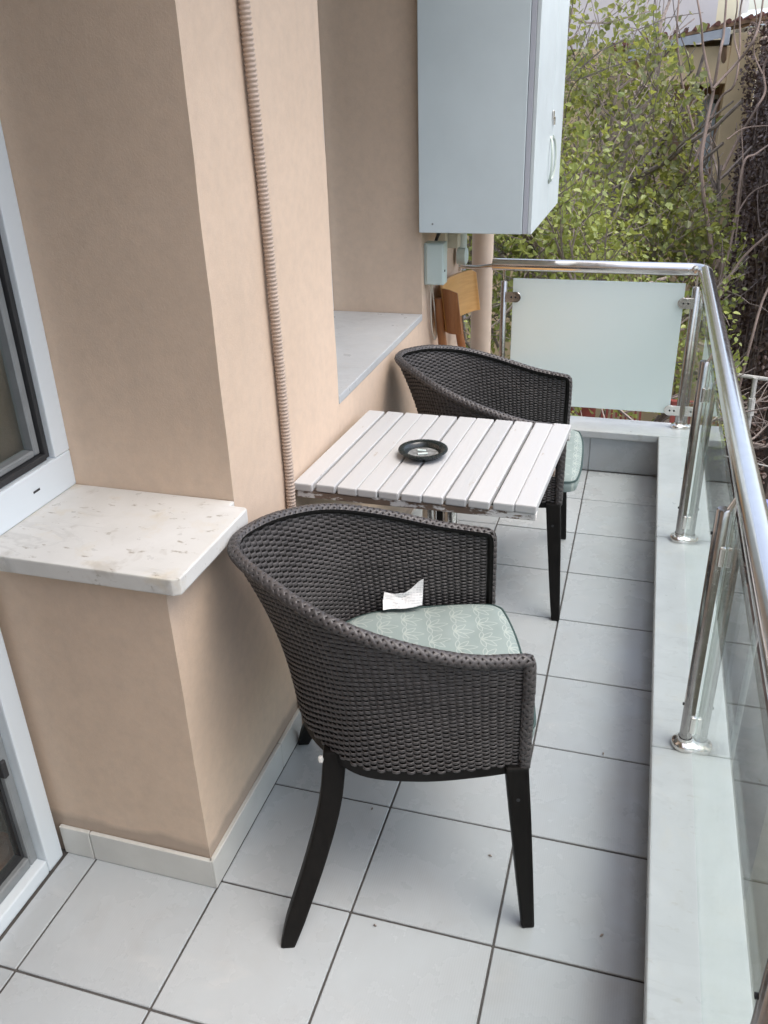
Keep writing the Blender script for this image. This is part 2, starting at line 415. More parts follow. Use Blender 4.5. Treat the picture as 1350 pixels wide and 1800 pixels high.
# ---- apartment building
bd = empty('apartment_building', (-.8, .6, 0))
tag(bd, 'peach plastered apartment wall with piers, window niche and marble sills', 'building')
def bbox(name, a, b, mat='wall', bevel=0.0):
    o = box(name, a, b, mat, None, bevel); o.parent = bd; o.matrix_parent_inverse = Matrix.Translation((.8, -.6, 0)); return o
def wavy(a, b):
    me = MB().box(a, b).mesh('plaster'); bm = bmesh.new(); bm.from_mesh(me)
    for ax in range(3):
        n_ = max(1, int((b[ax] - a[ax]) / .05))
        for i in range(1, n_):
            co_ = [0, 0, 0]; co_[ax] = a[ax] + (b[ax] - a[ax]) * i / n_; no_ = [0, 0, 0]; no_[ax] = 1
            bmesh.ops.bisect_plane(bm, geom=bm.verts[:] + bm.edges[:] + bm.faces[:], plane_co=co_, plane_no=no_)
    from mathutils import noise as mn
    for v_ in bm.verts:
        c_ = v_.co; w_ = Vector((mn.noise(c_ * 5), mn.noise(c_ * 5 + Vector((31, 7, 3))), 0)) * .0016 + Vector((mn.noise(c_ * 17), mn.noise(c_ * 17 + Vector((5, 9, 13))), 0)) * .0010
        v_.co = c_ + w_
    bm.to_mesh(me); bm.free(); return me
def bwavy(name, a, b):
    o = link(name, wavy(a, b), 'wall', None, True)
    o.data.set_sharp_from_angle(angle=R(35))
    o.parent = bd; o.matrix_parent_inverse = Matrix.Translation((.8, -.6, 0)); return o
def bpart(o): o.parent = bd; o.matrix_parent_inverse = Matrix.Translation((.8, -.6, 0)); return o
ZC = 2.62
bwavy('pier', (-1.30, YP, -.1), (XP, .951, ZC))
bwavy('low_wall', (-1.10, -.012, -.1), (XP, YP - .0002, .768))
bwavy('breast_wall', (-1.30, .9515, -.1), (XP, 1.8905, .782))
bbox('niche_lintel', (-1.30, .9515, 2.25), (XP, 1.8905, ZC))
bwavy('pier', (-1.30, 1.891, -.1), (XP, 2.60, ZC))
bbox('wall', (-1.30, -3.2, -.1), (XW - .06, -1.02, ZC))
bbox('wall', (-1.30, -1.02, 2.16), (XW - .06, YP - .0005, ZC))
bbox('light_block_wall', (-1.0, -2.15, -.1), (.46, -1.95, ZC))  # unseen wall, added behind the camera to darken the front faces
bbox('ceiling_slab', (-1.35, -3.4, ZC + .001), (-.05, 2.64, ZC + .18), 'ceiling')
# marble sill above the low wall
sl = MB().prism([(-1.02, -.034), (-.590, -.034), (-.577, -.026), (-.577, .258), (-.585, .264), (XP + .001, .264), (XP + .001, YP - .001), (-1.02, YP - .001)], .7685, .803)
bpart(sl.build('marble_sill', 'marble', None, .0035, 2)); bd.children[-1]['label'] = 'stained white marble sill beside the white window'
bpart(MB().prism([(-1.28, .953), (XP + .002, .953), (XP + .002, 1.889), (-1.28, 1.889)], .7825, .806).build('marble_sill', 'capstone', None, .003, 2))
# skirting tiles
def skirt(a, b):
    o = MB().box(a, b).build('skirting_tile', 'skirting', None, .0015); return bpart(o)
SKH = .082
ys = -.0225
for xa, xb in ((-.995, -.918), (-.9155, -.6125), ): skirt((xa, ys, .001), (xb, -.0125, SKH))
skirt((-.6105, ys, .001), (-.6085, -.0125, SKH))
yy = ys
for yb in (.36, .665, .97, 1.275, 1.58, 1.885, 2.19, 2.43):
    skirt((XP + .0005, yy + .001, .001), (XP + .0115, yb - .001, SKH)); yy = yb

# ---- window and balcony door, white plastic frames in the plane x = XW
def ubar(mb, y0, y1, z0, z1, x0, x1): mb.box((x0, y0, z0), (x1, y1, z1))
win = bpart(MB().box((XW - .06, .235, .885), (XW, .2855, 2.10)).build('window', 'pvc', None, .003, 2))
win['label'] = 'narrow white framed window above the marble sill'
def wpart(o, parent):
    o.parent = parent; o.matrix_parent_inverse = parent.matrix_world.inverted(); return o
bpy.context.view_layer.update()
for a, b in (((XW - .06, -.012, .8035), (XW, .2855, .8845)), ((XW - .06, -.012, 2.1005), (XW, .2855, 2.16)), ((XW - .062, -.03, .885), (XW + .002, .034, 2.10))):
    wpart(MB().box(a, b).build('frame', 'pvc', None, .004, 2), win)
g4 = MB()
ubar(g4, .222, .2345, .888, 2.098, XW - .045, XW - .012); ubar(g4, .035, .2215, .8855, .899, XW - .045, XW - .010)
wpart(g4.build('gasket', 'gasket', None, .002), win)
g5 = MB(); ubar(g5, .203, .2205, .900, 2.098, XW - .05, XW - .022); ubar(g5, .035, .2025, .8995, .914, XW - .05, XW - .022)
wpart(g5.build('glazing_bead', 'grey_profile', None, .003), win)
wpart(MB().box((XW - .046, .034, .905), (XW - .040, .212, 2.098)).build('pane', 'window_glass'), win)
wpart(MB().box((XW - .001, .148, .842), (XW + .0012, .168, .8465)).build('drain_slot', 'gasket'), win)
door = bpart(MB().box((XW - .062, -.080, .0), (XW + .004, -.0305, 2.16)).build('balcony_door', 'pvc', None, .004, 2))
door['label'] = 'white framed glass balcony door at the left edge'
bpy.context.view_layer.update()
wpart(MB().box((XW - .062, -1.02, .0), (XW + .004, -.081, .038)).build('threshold', 'pvc', None, .004, 2), door)
wpart(MB().box((XW - .062, -1.02, 2.10), (XW + .004, -.081, 2.16)).build('frame', 'pvc', None, .004), door)
wpart(MB().box((XW - .062, -1.02, .0385), (XW + .004, -.96, 2.0995)).build('frame', 'pvc', None, .004), door)
t1 = MB(); ubar(t1, -.104, -.0805, .0385, 2.099, XW - .05, XW - .018); ubar(t1, -.959, -.1045, .0385, .066, XW - .05, XW - .018)
wpart(t1.build('glazing_bead', 'grey_profile', None, .003), door)
t2 = MB(); ubar(t2, -.112, -.1045, .0665, 2.099, XW - .048, XW - .030); ubar(t2, -.959, -.1125, .0665, .076, XW - .048, XW - .030)
wpart(t2.build('gasket', 'gasket'), door)
wpart(MB().box((XW - .044, -.959, .07), (XW - .038, -.108, 2.099)).build('pane', 'window_glass'), door)
wpart(MB().box((XW - .032, -.1085, .30), (XW - .012, -.094, .345)).build('hinge', 'gasket', None, .003), door)
# niche window
nw = bpart(MB().box((-1.02, .953, .8065), (-.962, 1.00, 2.249)).build('window', 'pvc', None, .003)); nw['label'] = 'window set deep in the wall niche'
bpy.context.view_layer.update()
for a, b in (((-1.02, 1.842, .8065), (-.962, 1.889, 2.249)), ((-1.02, 1.0005, .8065), (-.962, 1.8415, .86)), ((-1.02, 1.0005, 2.195), (-.962, 1.8415, 2.249)), ((-1.02, 1.40, .8605), (-.962, 1.44, 2.1945))):
    wpart(MB().box(a, b).build('frame', 'pvc', None, .003), nw)
for ya, yb in ((1.0005, 1.3995), (1.4405, 1.8415)): wpart(MB().box((-.998, ya, .8605), (-.992, yb, 2.1945)).build('pane', 'window_glass'), nw)
# room behind the glass
rm = MB()
rm.box((-4.6, -3.2, -.10), (-1.302, 2.6, -.002)); o = bpart(rm.build('room_floor', 'parquet'))
o = bpart(MB().box((-1.302, -1.02, -.1), (-1.062, -.0125, .004)).build('room_floor', 'parquet'))
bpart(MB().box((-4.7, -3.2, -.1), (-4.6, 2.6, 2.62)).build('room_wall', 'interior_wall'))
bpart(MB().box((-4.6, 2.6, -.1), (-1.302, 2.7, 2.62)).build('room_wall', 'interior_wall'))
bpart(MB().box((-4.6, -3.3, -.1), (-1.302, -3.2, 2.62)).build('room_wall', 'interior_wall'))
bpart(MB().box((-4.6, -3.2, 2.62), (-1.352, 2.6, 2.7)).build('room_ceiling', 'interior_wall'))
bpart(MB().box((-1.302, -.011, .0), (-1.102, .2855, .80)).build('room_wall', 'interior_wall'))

# ---- parapet with marble capping
pp = empty('parapet', (.36, .2, 0)); tag(pp, 'low tiled parapet with white marble capping along the balcony edge', 'parapet')
def ppart(o): o.parent = pp; o.matrix_parent_inverse = Matrix.Translation((-.36, -.2, 0)); return o
ppart(box('core', (.3045, -2.6, -.3), (.44, 2.565, CAPB - .001), 'house_white'))
ppart(box('core', (-.618, YE + .009, -.3), (.304, 2.565, CAPB - .001), 'house_white'))
for xa, xb in ((-.61, -.3062), (-.3038, -.0012), (.0012, .2985)):
    ppart(box('parapet_tile', (xa, YE, .003), (xb, YE + .0085, CAPB - .004), 'tile', None, .0015))
for k in range(-8, 8):
    ppart(box('parapet_tile', (.2985, k * T + .0012, .003), (.304, min((k + 1) * T, YE) - .0012, CAPB - .004), 'tile', None, .0015))
def cap(a, b): return ppart(MB().box(a, b).build('cap_slab', 'capstone', None, .006, 3))
cap((.281, -2.6, CAPB), (.452, -.52, CAPT)); cap((.281, -.5185, CAPB), (.452, .458, CAPT)); cap((.281, .4595, CAPB), (.452, 1.50, CAPT - .0004)); cap((.281, 1.5015, CAPB), (.452, YE - .0185, CAPT))
cap((-.616, YE - .017, CAPB), (.452, 2.592, CAPT + .0005))

# ---- stainless railing
rl = empty('balcony_railing', (.36, .2, CAPT)); tag(rl, 'stainless steel railing with glass panels and one frosted end panel', 'railing')
def rpart(o): o.parent = rl; o.matrix_parent_inverse = Matrix.Translation((-.36, -.2, -CAPT)); return o
XR, ZR, YR = .385, .868, 2.54
arc = [(XR - .055 + .055 * math.sin(a), YR - .055 + .055 * math.cos(a), ZR) for a in np.linspace(0, math.pi / 2, 10)]
hr = rpart(MB().tube([(-.467, YR, ZR), (-.2, YR, ZR), (.1, YR, ZR)] + arc + [(XR, y, ZR) for y in (2.2, 1.5, .8, 0, -.8, -1.6, -2.5)], .0255, 28).build('handrail', 'steel', smooth=True))
rpart(MB().tube([(-.4672, YR, ZR), (-.4705, YR, ZR)], .0262, 24).build('end_cap', 'steel', smooth=True))
for p0, p1 in (((.318, YR, ZR), (.322, YR, ZR)), ((XR, 2.474, ZR), (XR, 2.478, ZR))):
    rpart(MB().tube([p0, p1], .0262, 24).build('weld_ring', 'steel', smooth=True))
rpart(MB().tube(cr([(-.622, 2.545, .852), (-.54, 2.545, .853), (-.475, 2.543, .862), (-.44, 2.54, .866)], 5), .0085, 10).build('wall_rod', 'steel', smooth=True))
rpart(MB().tube([(-.622, 2.545, .852), (-.6185, 2.545, .852), (-.614, 2.545, .852)], .02, 16).build('wall_plate', 'steel', smooth=True))
def post(x, y, dx, dy, ztop=.803):
    p = rpart(MB().tube([(x, y, CAPT + .001), (x, y, ztop - .003), (x, y, ztop)], [.0138, .0138, .0115], 24).build('post', 'darkened_post_steel', smooth=True))
    bpy.context.view_layer.update()
    wpart(MB().lathe([(.0155, .026), (.017, .018), (.0265, .014), (.0285, .011), (.0285, .001), (.0, .001)], (x, y, CAPT), 28).build('flange', 'steel', smooth=True), p)
    wpart(MB().tube([(x + dx * .2, y, ztop - .012), (x + dx, y + dy, ZR - .02)], .005, 10).build('rod', 'steel', smooth=True), p)
    return p
for y in (-1.55, -.535, .478, 1.492):
    p = post(.3525, y, .03, 0)
    for z in (.265, .70):
        wpart(MB().box((.357, y - .017, z - .022), (.3685, y - .006, z + .022)).build('clamp', 'steel', None, .003, 2), p)
        wpart(MB().box((.357, y + .006, z - .022), (.3685, y + .017, z + .022)).build('clamp', 'steel', None, .003, 2), p)
        wpart(MB().tube([(.336, y + .002, z + .045), (.342, y + .002, z + .045)], .0035, 8).build('screw', 'gasket'), p)
pc = post(.358, YR, .0, 0, .80)
pe = post(-.420, YR, 0, 0, .80)
for (p, x, sx) in ((pc, .335, -1), (pe, -.385, 1)):
    for z in (.735, .275):
        m = MB().tube([(x + sx * .018, YR - .012, z), (x + sx * .018, YR - .016, z)], .023, 20)
        m.box((x - .024 * (1 if sx > 0 else 0) - (0 if sx > 0 else -.0), YR - .0158, z - .022), (x + (.018 if sx > 0 else .024), YR - .0122, z + .022)) if sx > 0 else m.box((x - .018, YR - .0158, z - .022), (x + .024, YR - .0122, z + .022))
        wpart(m.build('clamp', 'steel', None, .001), p)
        for dx in (0, .018): wpart(MB().tube([(x + sx * dx, YR - .0158, z), (x + sx * dx, YR - .0185, z)], .004, 8).build('screw', 'gasket'), p)
fp = rpart(MB().box((-.381, YR - .0055, .258), (.317, YR + .0045, .812)).build('frosted_panel', 'frost', None, .0012)); fp['label'] = 'white frosted glass panel at the far end'
for ya, yb in ((-2.5, -1.555), (-1.545, -.54), (-.53, .473), (.483, 1.487), (1.497, 2.505)):
    rpart(MB().box((.369, ya, CAPT + .005), (.377, yb, .792)).build('glass_panel', 'glass', None, .001))

# ---- boiler cabinet on the wall
CX, CY0, CY1, CZ0, CZ1 = -.238, 1.852, 2.665, 1.100, 1.93
cb = empty('boiler_cabinet', (-.43, 2.25, CZ0)); tag(cb, 'pale blue metal boiler cabinet hanging on the wall above the chairs', 'cabinet')
def cpart(o): o.parent = cb; o.matrix_parent_inverse = Matrix.Translation((.43, -2.25, -CZ0)); return o
cpart(box('body', (XP + .001, CY0, CZ0), (CX - .022, CY1, CZ1), 'cabinet_paint', None, .002))
cpart(box('edge_frame', (CX - .0205, CY0 + .001, CZ0 + .001), (CX - .004, CY1 - .001, CZ1), 'cabinet_edge', None, .0012))
ym = 2.30
for ya, yb, s in ((CY0 + .001, ym - .0015, -1), (ym + .0015, CY1 - .001, 1)):
    d = cpart(box('door', (CX - .0035, ya, CZ0 + .0005), (CX + .011, yb, CZ1 - .001), 'cabinet_door_paint', None, .002))
    bpy.context.view_layer.update()
    yc = ym + s * .030
    pts = [(CX + .011 + .013 * math.sin(a), yc + s * .03 * math.sin(a), 1.30 + .075 * math.cos(a)) for a in np.linspace(0, math.pi, 13)]
    wpart(MB().tube(pts, [.008] + [.0045] * 11 + [.008], 10).build('handle', 'handle_putty', smooth=True), d)
    wpart(MB().box((CX + .0115, yc - s * .012 - .009, 1.425 - .01 * s), (CX + .019, yc - s * .012 + .009, 1.455 - .01 * s)).build('latch', 'steel', None, .002), d)
for z_ in (1.13, 1.88): cpart(MB().tube([(XP + .05, CY0 - .0015, z_), (XP + .05, CY0 + .001, z_)], .0035, 8).build('rivet', 'grey_profile'))
# ---- things below and beside the cabinet
el = empty('junction_box', (-.58, 1.94, .90)); tag(el, 'small pale plastic junction box on the wall below the cabinet', 'junction box')
for nm, a, b, mt in (('case', (XP + .0005, 1.926, .905), (-.546, 1.985, 1.052), 'box_white'), ('lid', (XP + .010, 1.919, .908), (-.549, 1.9255, 1.049), 'box_white')):
    o = box(nm, a, b, mt, None, .003, 2); o.parent = el; o.matrix_parent_inverse = Matrix.Translation((.58, -1.94, -.90))
o = MB().tube([(-.5485, 1.94, .955), (-.5435, 1.94, .955)], .004, 8).build('screw', 'gasket'); o.parent = el; o.matrix_parent_inverse = Matrix.Translation((.58, -1.94, -.90))
cd = MB().tube(cr([(-.600, 1.955, .905), (-.604, 1.965, .82), (-.606, 1.99, .73), (-.604, 2.03, .675), (-.604, 2.06, .70), (-.606, 2.03, .80), (-.602, 1.975, .904)], 6), .0028, 6).build('cord', 'cable_white', smooth=True)
tag(cd, 'thin cream cord looped down from the junction box', 'cord')
vp = empty('gas_pipe', (-.585, 2.44, .9)); tag(vp, 'pale pipe with round end cap below the cabinet', 'pipe')
for nm, m, mt in (('pipe', MB().tube([(-.589, 2.455, 1.11), (-.589, 2.455, .95)], .021, 18), 'box_white'), ('end_cap', MB().tube([(-.605, 2.455, .915), (-.57, 2.455, .915), (-.566, 2.455, .915)], [.036, .036, .030], 22), 'box_white')):
    o = m.build(nm, mt, None, smooth=True); o.parent = vp; o.matrix_parent_inverse = Matrix.Translation((.585, -2.44, -.9))
vf = empty('pipe_fitting', (-.58, 2.2, 1.0)); tag(vf, 'cream valve fitting with dark hose under the cabinet', 'valve')
fm = MB().tube([(-.575, 2.20, 1.11), (-.575, 2.20, 1.02)], .022, 14); fm.box((-.602, 2.172, .995), (-.548, 2.228, 1.045))
for nm, m, mt in (('valve_body', fm, 'cream_pipe'), ('strap', MB().tube([(-.575, 2.20, 1.062), (-.575, 2.20, 1.070)], .0245, 14), 'gasket'),
                  ('hose', MB().tube(cr([(-.59, 1.99, 1.05), (-.585, 2.03, 1.075), (-.57, 2.08, 1.095), (-.56, 2.10, 1.115)], 5), .006, 8), 'gasket'),
                  ('bracket', MB().box((-.618, 2.12, .985), (-.585, 2.165, 1.085)), 'cream_pipe')):
    o = m.build(nm, mt, None, smooth=True); o.parent = vf; o.matrix_parent_inverse = Matrix.Translation((.58, -2.2, -1.0))
dp = MB().tube([(-.558, 2.77, -6), (-.558, 2.77, -.5), (-.558, 2.77, 4)], .048, 28).build('drain_pipe', 'drain_paint', smooth=True)
tag(dp, 'beige painted vertical drain pipe outside the far corner', 'drain pipe')

# ---- corrugated conduit on the pier
pts, rad = [], []
z = .0
while z < ZC:
    x = XP + .0135; y = .535 + .012 * math.sin(z * 2.1) - (.03 * max(0, .75 - z) / .75) - .014 * max(0, z - 1.3)
    for dz, r in ((0, .0092), (.0020, .0117), (.0046, .0117), (.0066, .0092)):
        pts.append((x, y, z + dz)); rad.append(r)
    z += .0086
co = MB().tube(pts, rad, 14).build('corrugated_conduit', 'conduit_paint', smooth=False)
co.data.polygons.foreach_set('use_smooth', [True] * len(co.data.polygons))
tag(co, 'beige corrugated conduit running up the pier', 'conduit')

# ================================================================ WICKER CHAIRS
def make_chair():
    root = empty('wicker_chair')
    rim_h = [(.224, -.240, .646), (.11, -.256, .662), (-.03, -.252, .702), (-.145, -.215, .738), (-.24, -.135, .764), (-.301, -.057, .772), (-.318, 0, .773)]
    bot_h = [(.224, -.236, .402), (.14, -.248, .402), (.03, -.253, .402), (-.08, -.233, .402), (-.145, -.176, .402), (-.195, -.098, .402), (-.216, 0, .402)]
    mir = lambda h: cr(h + [(a, -b, c) for a, b, c in h[-2::-1]], 14)
    NH, SP = 82, 6                                   # stakes, samples between stakes
    n = NH * SP + 1
    rim, bot = resample(mir(rim_h), n), resample(mir(bot_h), n)
    def S(v):
        p = bot * (1 - v) + rim * v
        tan = np.gradient(p, axis=0); tan /= np.linalg.norm(tan, axis=1)[:, None]
        upv = rim - bot; upv = upv / np.linalg.norm(upv, axis=1)[:, None]
        nrm = np.cross(tan, upv); nrm /= np.linalg.norm(nrm, axis=1)[:, None]
        upv = np.cross(nrm, tan)
        # belly of the shell
        p = p + nrm * (0.016 * math.sin(math.pi * min(1, v * 1.05)) * np.clip((.224 - p[:, :1]) / .15, 0, 1))
        return p, tan, nrm, upv
    pitch = np.linalg.norm(rim - bot, axis=1)
    NR = 58
    V, F = [], []; base = 0
    sec = [(0, 1), (.8, .62), (.8, -.62), (0, -1), (-.8, -.62), (-.8, .62)]; K = len(sec)
    ph = np.arange(n) / SP
    for r in range(NR):
        v = (r + .5) / NR
        p, tan, nrm, upv = S(v)
        hh = (pitch / NR * .74)[:, None]
        off = (np.cos(math.pi * (ph + r)) * .0031)[:, None] + rng.normal(0, .00022, (n, 1))
        jit = rng.normal(0, .00035)
        ring = np.stack([p + nrm * (off + a * .0015) + upv * (b * hh + jit) for a, b in sec], 1).reshape(-1, 3)
        V.append(ring)
        i = np.arange(n - 1)[:, None] * K; k = np.arange(K)[None]; k2 = (k + 1) % K
        F.append(np.stack([i + k, i + k2, i + K + k2, i + K + k], -1).reshape(-1, 4) + base); base += n * K
    lin = [S(v)[0] for v in np.linspace(.002, .998, 10)]
    lv = np.vstack(lin); k = np.arange(n - 1); lf = np.vstack([np.stack([j * n + k, j * n + k + 1, (j + 1) * n + k + 1, (j + 1) * n + k], 1) for j in range(9)])
    lme = bpy.data.meshes.new('gap_sheet'); lme.from_pydata(lv[:, :].tolist(), [], lf.tolist())
    lo = link('gap_sheet', lme, 'black_wood', root, True); sm_ = lo.modifiers.new('t', 'SOLIDIFY'); sm_.thickness = .0012; sm_.offset = 0  # added dark sheet among the strands, blocks light through the weave gaps
    # stakes
    SN = 9
    grid = [S(v)[0] for v in np.linspace(0, 1, SN)]
    nr = S(.5)[2]
    for j in range(NH):
        idx = j * SP + SP // 2
        c = np.array([gp[idx] for gp in grid]); tn = S(.5)[1][idx] if j == 0 else tn0[idx]
        if j == 0: tn0 = S(.5)[1]
        ring = np.stack([c + tn * a * .0022 + nr[idx] * b * .0014 for a, b in ((1, 0), (0, 1), (-1, 0), (0, -1))], 1).reshape(-1, 3)
        V.append(ring); i = np.arange(SN - 1)[:, None] * 4; k = np.arange(4)[None]; k2 = (k + 1) % 4
        F.append(np.stack([i + k, i + k2, i + 4 + k2, i + 4 + k], -1).reshape(-1, 4) + base); base += SN * 4
    V = np.vstack(V); F = np.vstack(F)
    me = bpy.data.meshes.new('woven_shell'); me.from_pydata(V.tolist(), [], F.tolist())
    w = link('woven_shell', me, 'wicker', root, True); w['kind'] = 'stuff'
    # plaited border: crossing strands wrapped over the rim and down both front edges
    path = np.vstack([resample(np.array([(.227, -.237, .398), (.227, -.240, .59), (.226, -.2405, .639)]), 24)[:-1], resample(mir(rim_h), 130),
                      resample(np.array([(.226, .2405, .639), (.227, .240, .59), (.227, .237, .398)]), 24)[1:]])
    path = resample(path, 260)
    L = np.r_[0, np.cumsum(np.linalg.norm(np.diff(path, axis=0), axis=1))]
    tan = np.gradient(path, axis=0); tan /= np.linalg.norm(tan, axis=1)[:, None]
    cen = np.array([-.02, 0, .45])
    outw = path - cen; outw -= tan * (outw * tan).sum(1)[:, None]; outw /= np.linalg.norm(outw, axis=1)[:, None]
    bn = np.cross(tan, outw)
    def at(s):
        f = lambda A: np.array([np.interp(s, L, A[:, k]) for k in range(3)])
        return f(path), f(tan), f(outw), f(bn)
    mb = MB(); step = .0150; s = .004; q = 0; rr = .0108
    while s < L[-1] - .004:
        sgn = 1 if q % 2 else -1
        pts = []
        for t in np.linspace(-1, 1, 8):
            c, tt, oo, bb = at(min(max(s + t * .022, 0), L[-1]))
            a = sgn * t * 2.05
            rad = rr * (1.0 + .10 * (1 - t * t)) + random.uniform(-.0004, .0004)
            pts.append((c + oo * math.cos(a) * rad * .9 + bb * math.sin(a) * rad, tt, oo * math.cos(a) + bb * math.sin(a)))
        v = []; f = []
        for (c, tt, nn) in pts:
            wd = np.cross(nn, tt) * .0 + tt
            v += [c + wd * .0068, c + wd * .004 + nn * .0018, c - wd * .004 + nn * .0018, c - wd * .0068, c - nn * .001]
        for i in range(len(pts) - 1):
            for k in range(5): f.append((i * 5 + k, i * 5 + (k + 1) % 5, (i + 1) * 5 + (k + 1) % 5, (i + 1) * 5 + k))
        mb.add(v, f); s += step * .5; q += 1
    bdr = mb.build('plaited_rim', 'wicker', root, smooth=False, fix=True)
    bdr.data.polygons.foreach_set('use_smooth', [True] * len(bdr.data.polygons)); bdr['kind'] = 'stuff'
    MB().tube(path.tolist(), .0100, 8).build('rim_core', 'black_wood', root, smooth=True)
    # woven seat deck and black apron
    ring = [(p[0] * .985, p[1] * .985) for p in bot[::8]]
    MB().prism(ring, .404, .424).build('seat', 'wicker', root)
    ap = MB(); q = bot[::6]
    tanq = np.gradient(q, axis=0); tanq /= np.linalg.norm(tanq, axis=1)[:, None]; no = np.cross(tanq, [0, 0, 1])
    v = []
    for p, nn in zip(q, no): v += [p + nn * .022 + [0, 0, .002], p + nn * .022 - [0, 0, .020], p - nn * .001 - [0, 0, .020], p - nn * .001 + [0, 0, .002]]
    f = [(i * 4 + k, i * 4 + (k + 1) % 4, i * 4 + 4 + (k + 1) % 4, i * 4 + 4 + k) for i in range(len(q) - 1) for k in range(4)]
    m = len(q) - 1; f += [(0, 1, 2, 3), (m * 4 + 3, m * 4 + 2, m * 4 + 1, m * 4)]
    ap.add(v, f).build('apron', 'black_wood', root, fix=True)
    box('front_rail', (.206, -.230, .372), (.224, .230, .403), 'black_wood', root, .002)
    def leg(path, wid):
        P = cr(path, 6); v = []; m = len(P)
        for i, p in enumerate(P):
            w = np.interp(i / (m - 1), np.linspace(0, 1, len(wid)), wid) / 2
            v += [p + np.array(d) * w for d in ((-1, -.8, 0), (1, -.8, 0), (1, .8, 0), (-1, .8, 0))]
        f = [(i * 4 + k, i * 4 + (k + 1) % 4, i * 4 + 4 + (k + 1) % 4, i * 4 + 4 + k) for i in range(m - 1) for k in range(4)]
        f += [(3, 2, 1, 0), ((m - 1) * 4, (m - 1) * 4 + 1, (m - 1) * 4 + 2, (m - 1) * 4 + 3)]
        MB().add(v, f).build('leg', 'black_wood', root, .005, 2, fix=True)
    for sgn in (-1, 1):
        leg([(.245, sgn * .280, .0), (.235, sgn * .268, .12), (.223, sgn * .250, .27), (.212, sgn * .234, .401)], [.027, .034, .041, .045])
        leg([(-.252, sgn * .300, .0), (-.232, sgn * .284, .06), (-.186, sgn * .240, .18), (-.152, sgn * .200, .29), (-.136, sgn * .170, .405)], [.030, .040, .043, .045, .047])
        MB().tube([(.2150, sgn * (.2545), .33), (.2150, sgn * .2605, .33)], .004, 8).build('screw', 'gasket', root)
    return root
chair = make_chair()
chair.location = (-.260, .258, 0); chair.rotation_euler = (0, 0, R(18.2))
tag(chair, 'dark brown wicker tub chair in the foreground with curved black legs', 'chair', 'wicker tub chairs')
chair2 = copy_tree(chair)
chair2.location = (-.270, 1.478, 0); chair2.rotation_euler = (0, 0, R(3.5))
tag(chair2, 'dark wicker tub chair behind the white slatted table', 'chair', 'wicker tub chairs')
sp = MB().lathe([(0, .004), (.0035, .003), (.0045, 0), (.0035, -.003), (0, -.004)], (0, 0, 0), 8).build('plastic_plug', 'white_blob', chair, smooth=True)
sp.location = (-.165, -.191, .391); sp.scale = (1.3, 1.3, 2.0)

# ---- cushions
def make_cushion():
    half = [(.258, 0), (.256, .10), (.247, .185), (.236, .212), (.205, .224), (.10, .226), (-.02, .218), (-.11, .185), (-.17, .11), (-.188, 0)]
    out = cr([(x, -y, 0) for x, y in half] + [(x, y, 0) for x, y in half[-2::-1]], 6)[:-1]
    root = empty('seat_cushion')
    n = len(out); c = out.mean(0); v = []; f = []
    lay = [(.93, .000), (.985, .006), (1.0, .022), (.995, .034), (.975, .043), (.93, .049), (.80, .0535), (.55, .0565), (.25, .058)]
    for s, z in lay:
        for p in out:
            dx = 1 + (p[0] > .2) * 0
            v.append((c[0] + (p[0] - c[0]) * s, c[1] + (p[1] - c[1]) * s, z + (.003 * math.sin(p[0] * 23 + 1) * math.sin(p[1] * 19) if z > .04 else 0)))
    m = len(lay)
    for i in range(m - 1):
        for k in range(n): f.append((i * n + k, i * n + (k + 1) % n, (i + 1) * n + (k + 1) % n, (i + 1) * n + k))
    f.append(tuple((m - 1) * n + k for k in range(n))); f.append(tuple(range(n - 1, -1, -1)))
    MB().add(v, f).build('cover', 'cushion', root, smooth=True, fix=True)
    pts = [(p[0], p[1], .040) for p in (out[i] for i in range(n))]
    pts = [(c[0] + (x - c[0]) * .992, c[1] + (y - c[1]) * .992, z) for x, y, z in pts]
    MB().tube(pts + pts[:1], .0032, 6).build('piping', 'piping_green', root, smooth=True)
    return root
cu = make_cushion(); cu.location = (-.252, .2605, .424); cu.rotation_euler = (0, 0, R(18.2))
tag(cu, 'mint green leaf patterned seat cushion on the foreground chair', 'cushion', 'mint seat cushions')
cu2 = copy_tree(cu); cu2.location = (-.236, 1.480, .424); cu2.rotation_euler = (0, 0, R(3.5))
tag(cu2, 'mint seat cushion mostly hidden behind the slatted table', 'cushion', 'mint seat cushions')
# ---- paper slip
PG = [[(-.345, .426, .4855), (-.309, .440, .4858), (-.262, .466, .4875)], [(-.352, .445, .499), (-.310, .466, .503), (-.262, .472, .520)], [(-.352, .459, .510), (-.305, .467, .5135), (-.262, .477, .550)]]
NU, NV = 13, 9; pv = []
for iv in range(NV):
    a_ = iv / (NV - 1) * 2
    row = [np.array([np.interp(a_, [0, 1, 2], [PG[k][j][c] for k in range(3)]) for c in range(3)]) for j in range(3)]
    for iu in range(NU):
        b_ = iu / (NU - 1) * 2; w_ = [np.interp(b_, [0, 1, 2], [row[j][c] for j in range(3)]) for c in range(3)]
        w_[1] += .0035 * math.sin(b_ * 3.1 + a_) ; w_[2] += .0016 * math.sin(b_ * 7 + a_ * 4) * (a_ > .1); pv.append(tuple(w_))
pm = MB().add(pv, [(j * NU + i, j * NU + i + 1, (j + 1) * NU + i + 1, (j + 1) * NU + i) for j in range(NV - 1) for i in range(NU - 1)])
po = pm.build('paper_slip', 'paper'); md = po.modifiers.new('t', 'SOLIDIFY'); md.thickness = .0006
tag(po, 'crumpled white paper slip lying on the foreground chair cushion', 'paper')

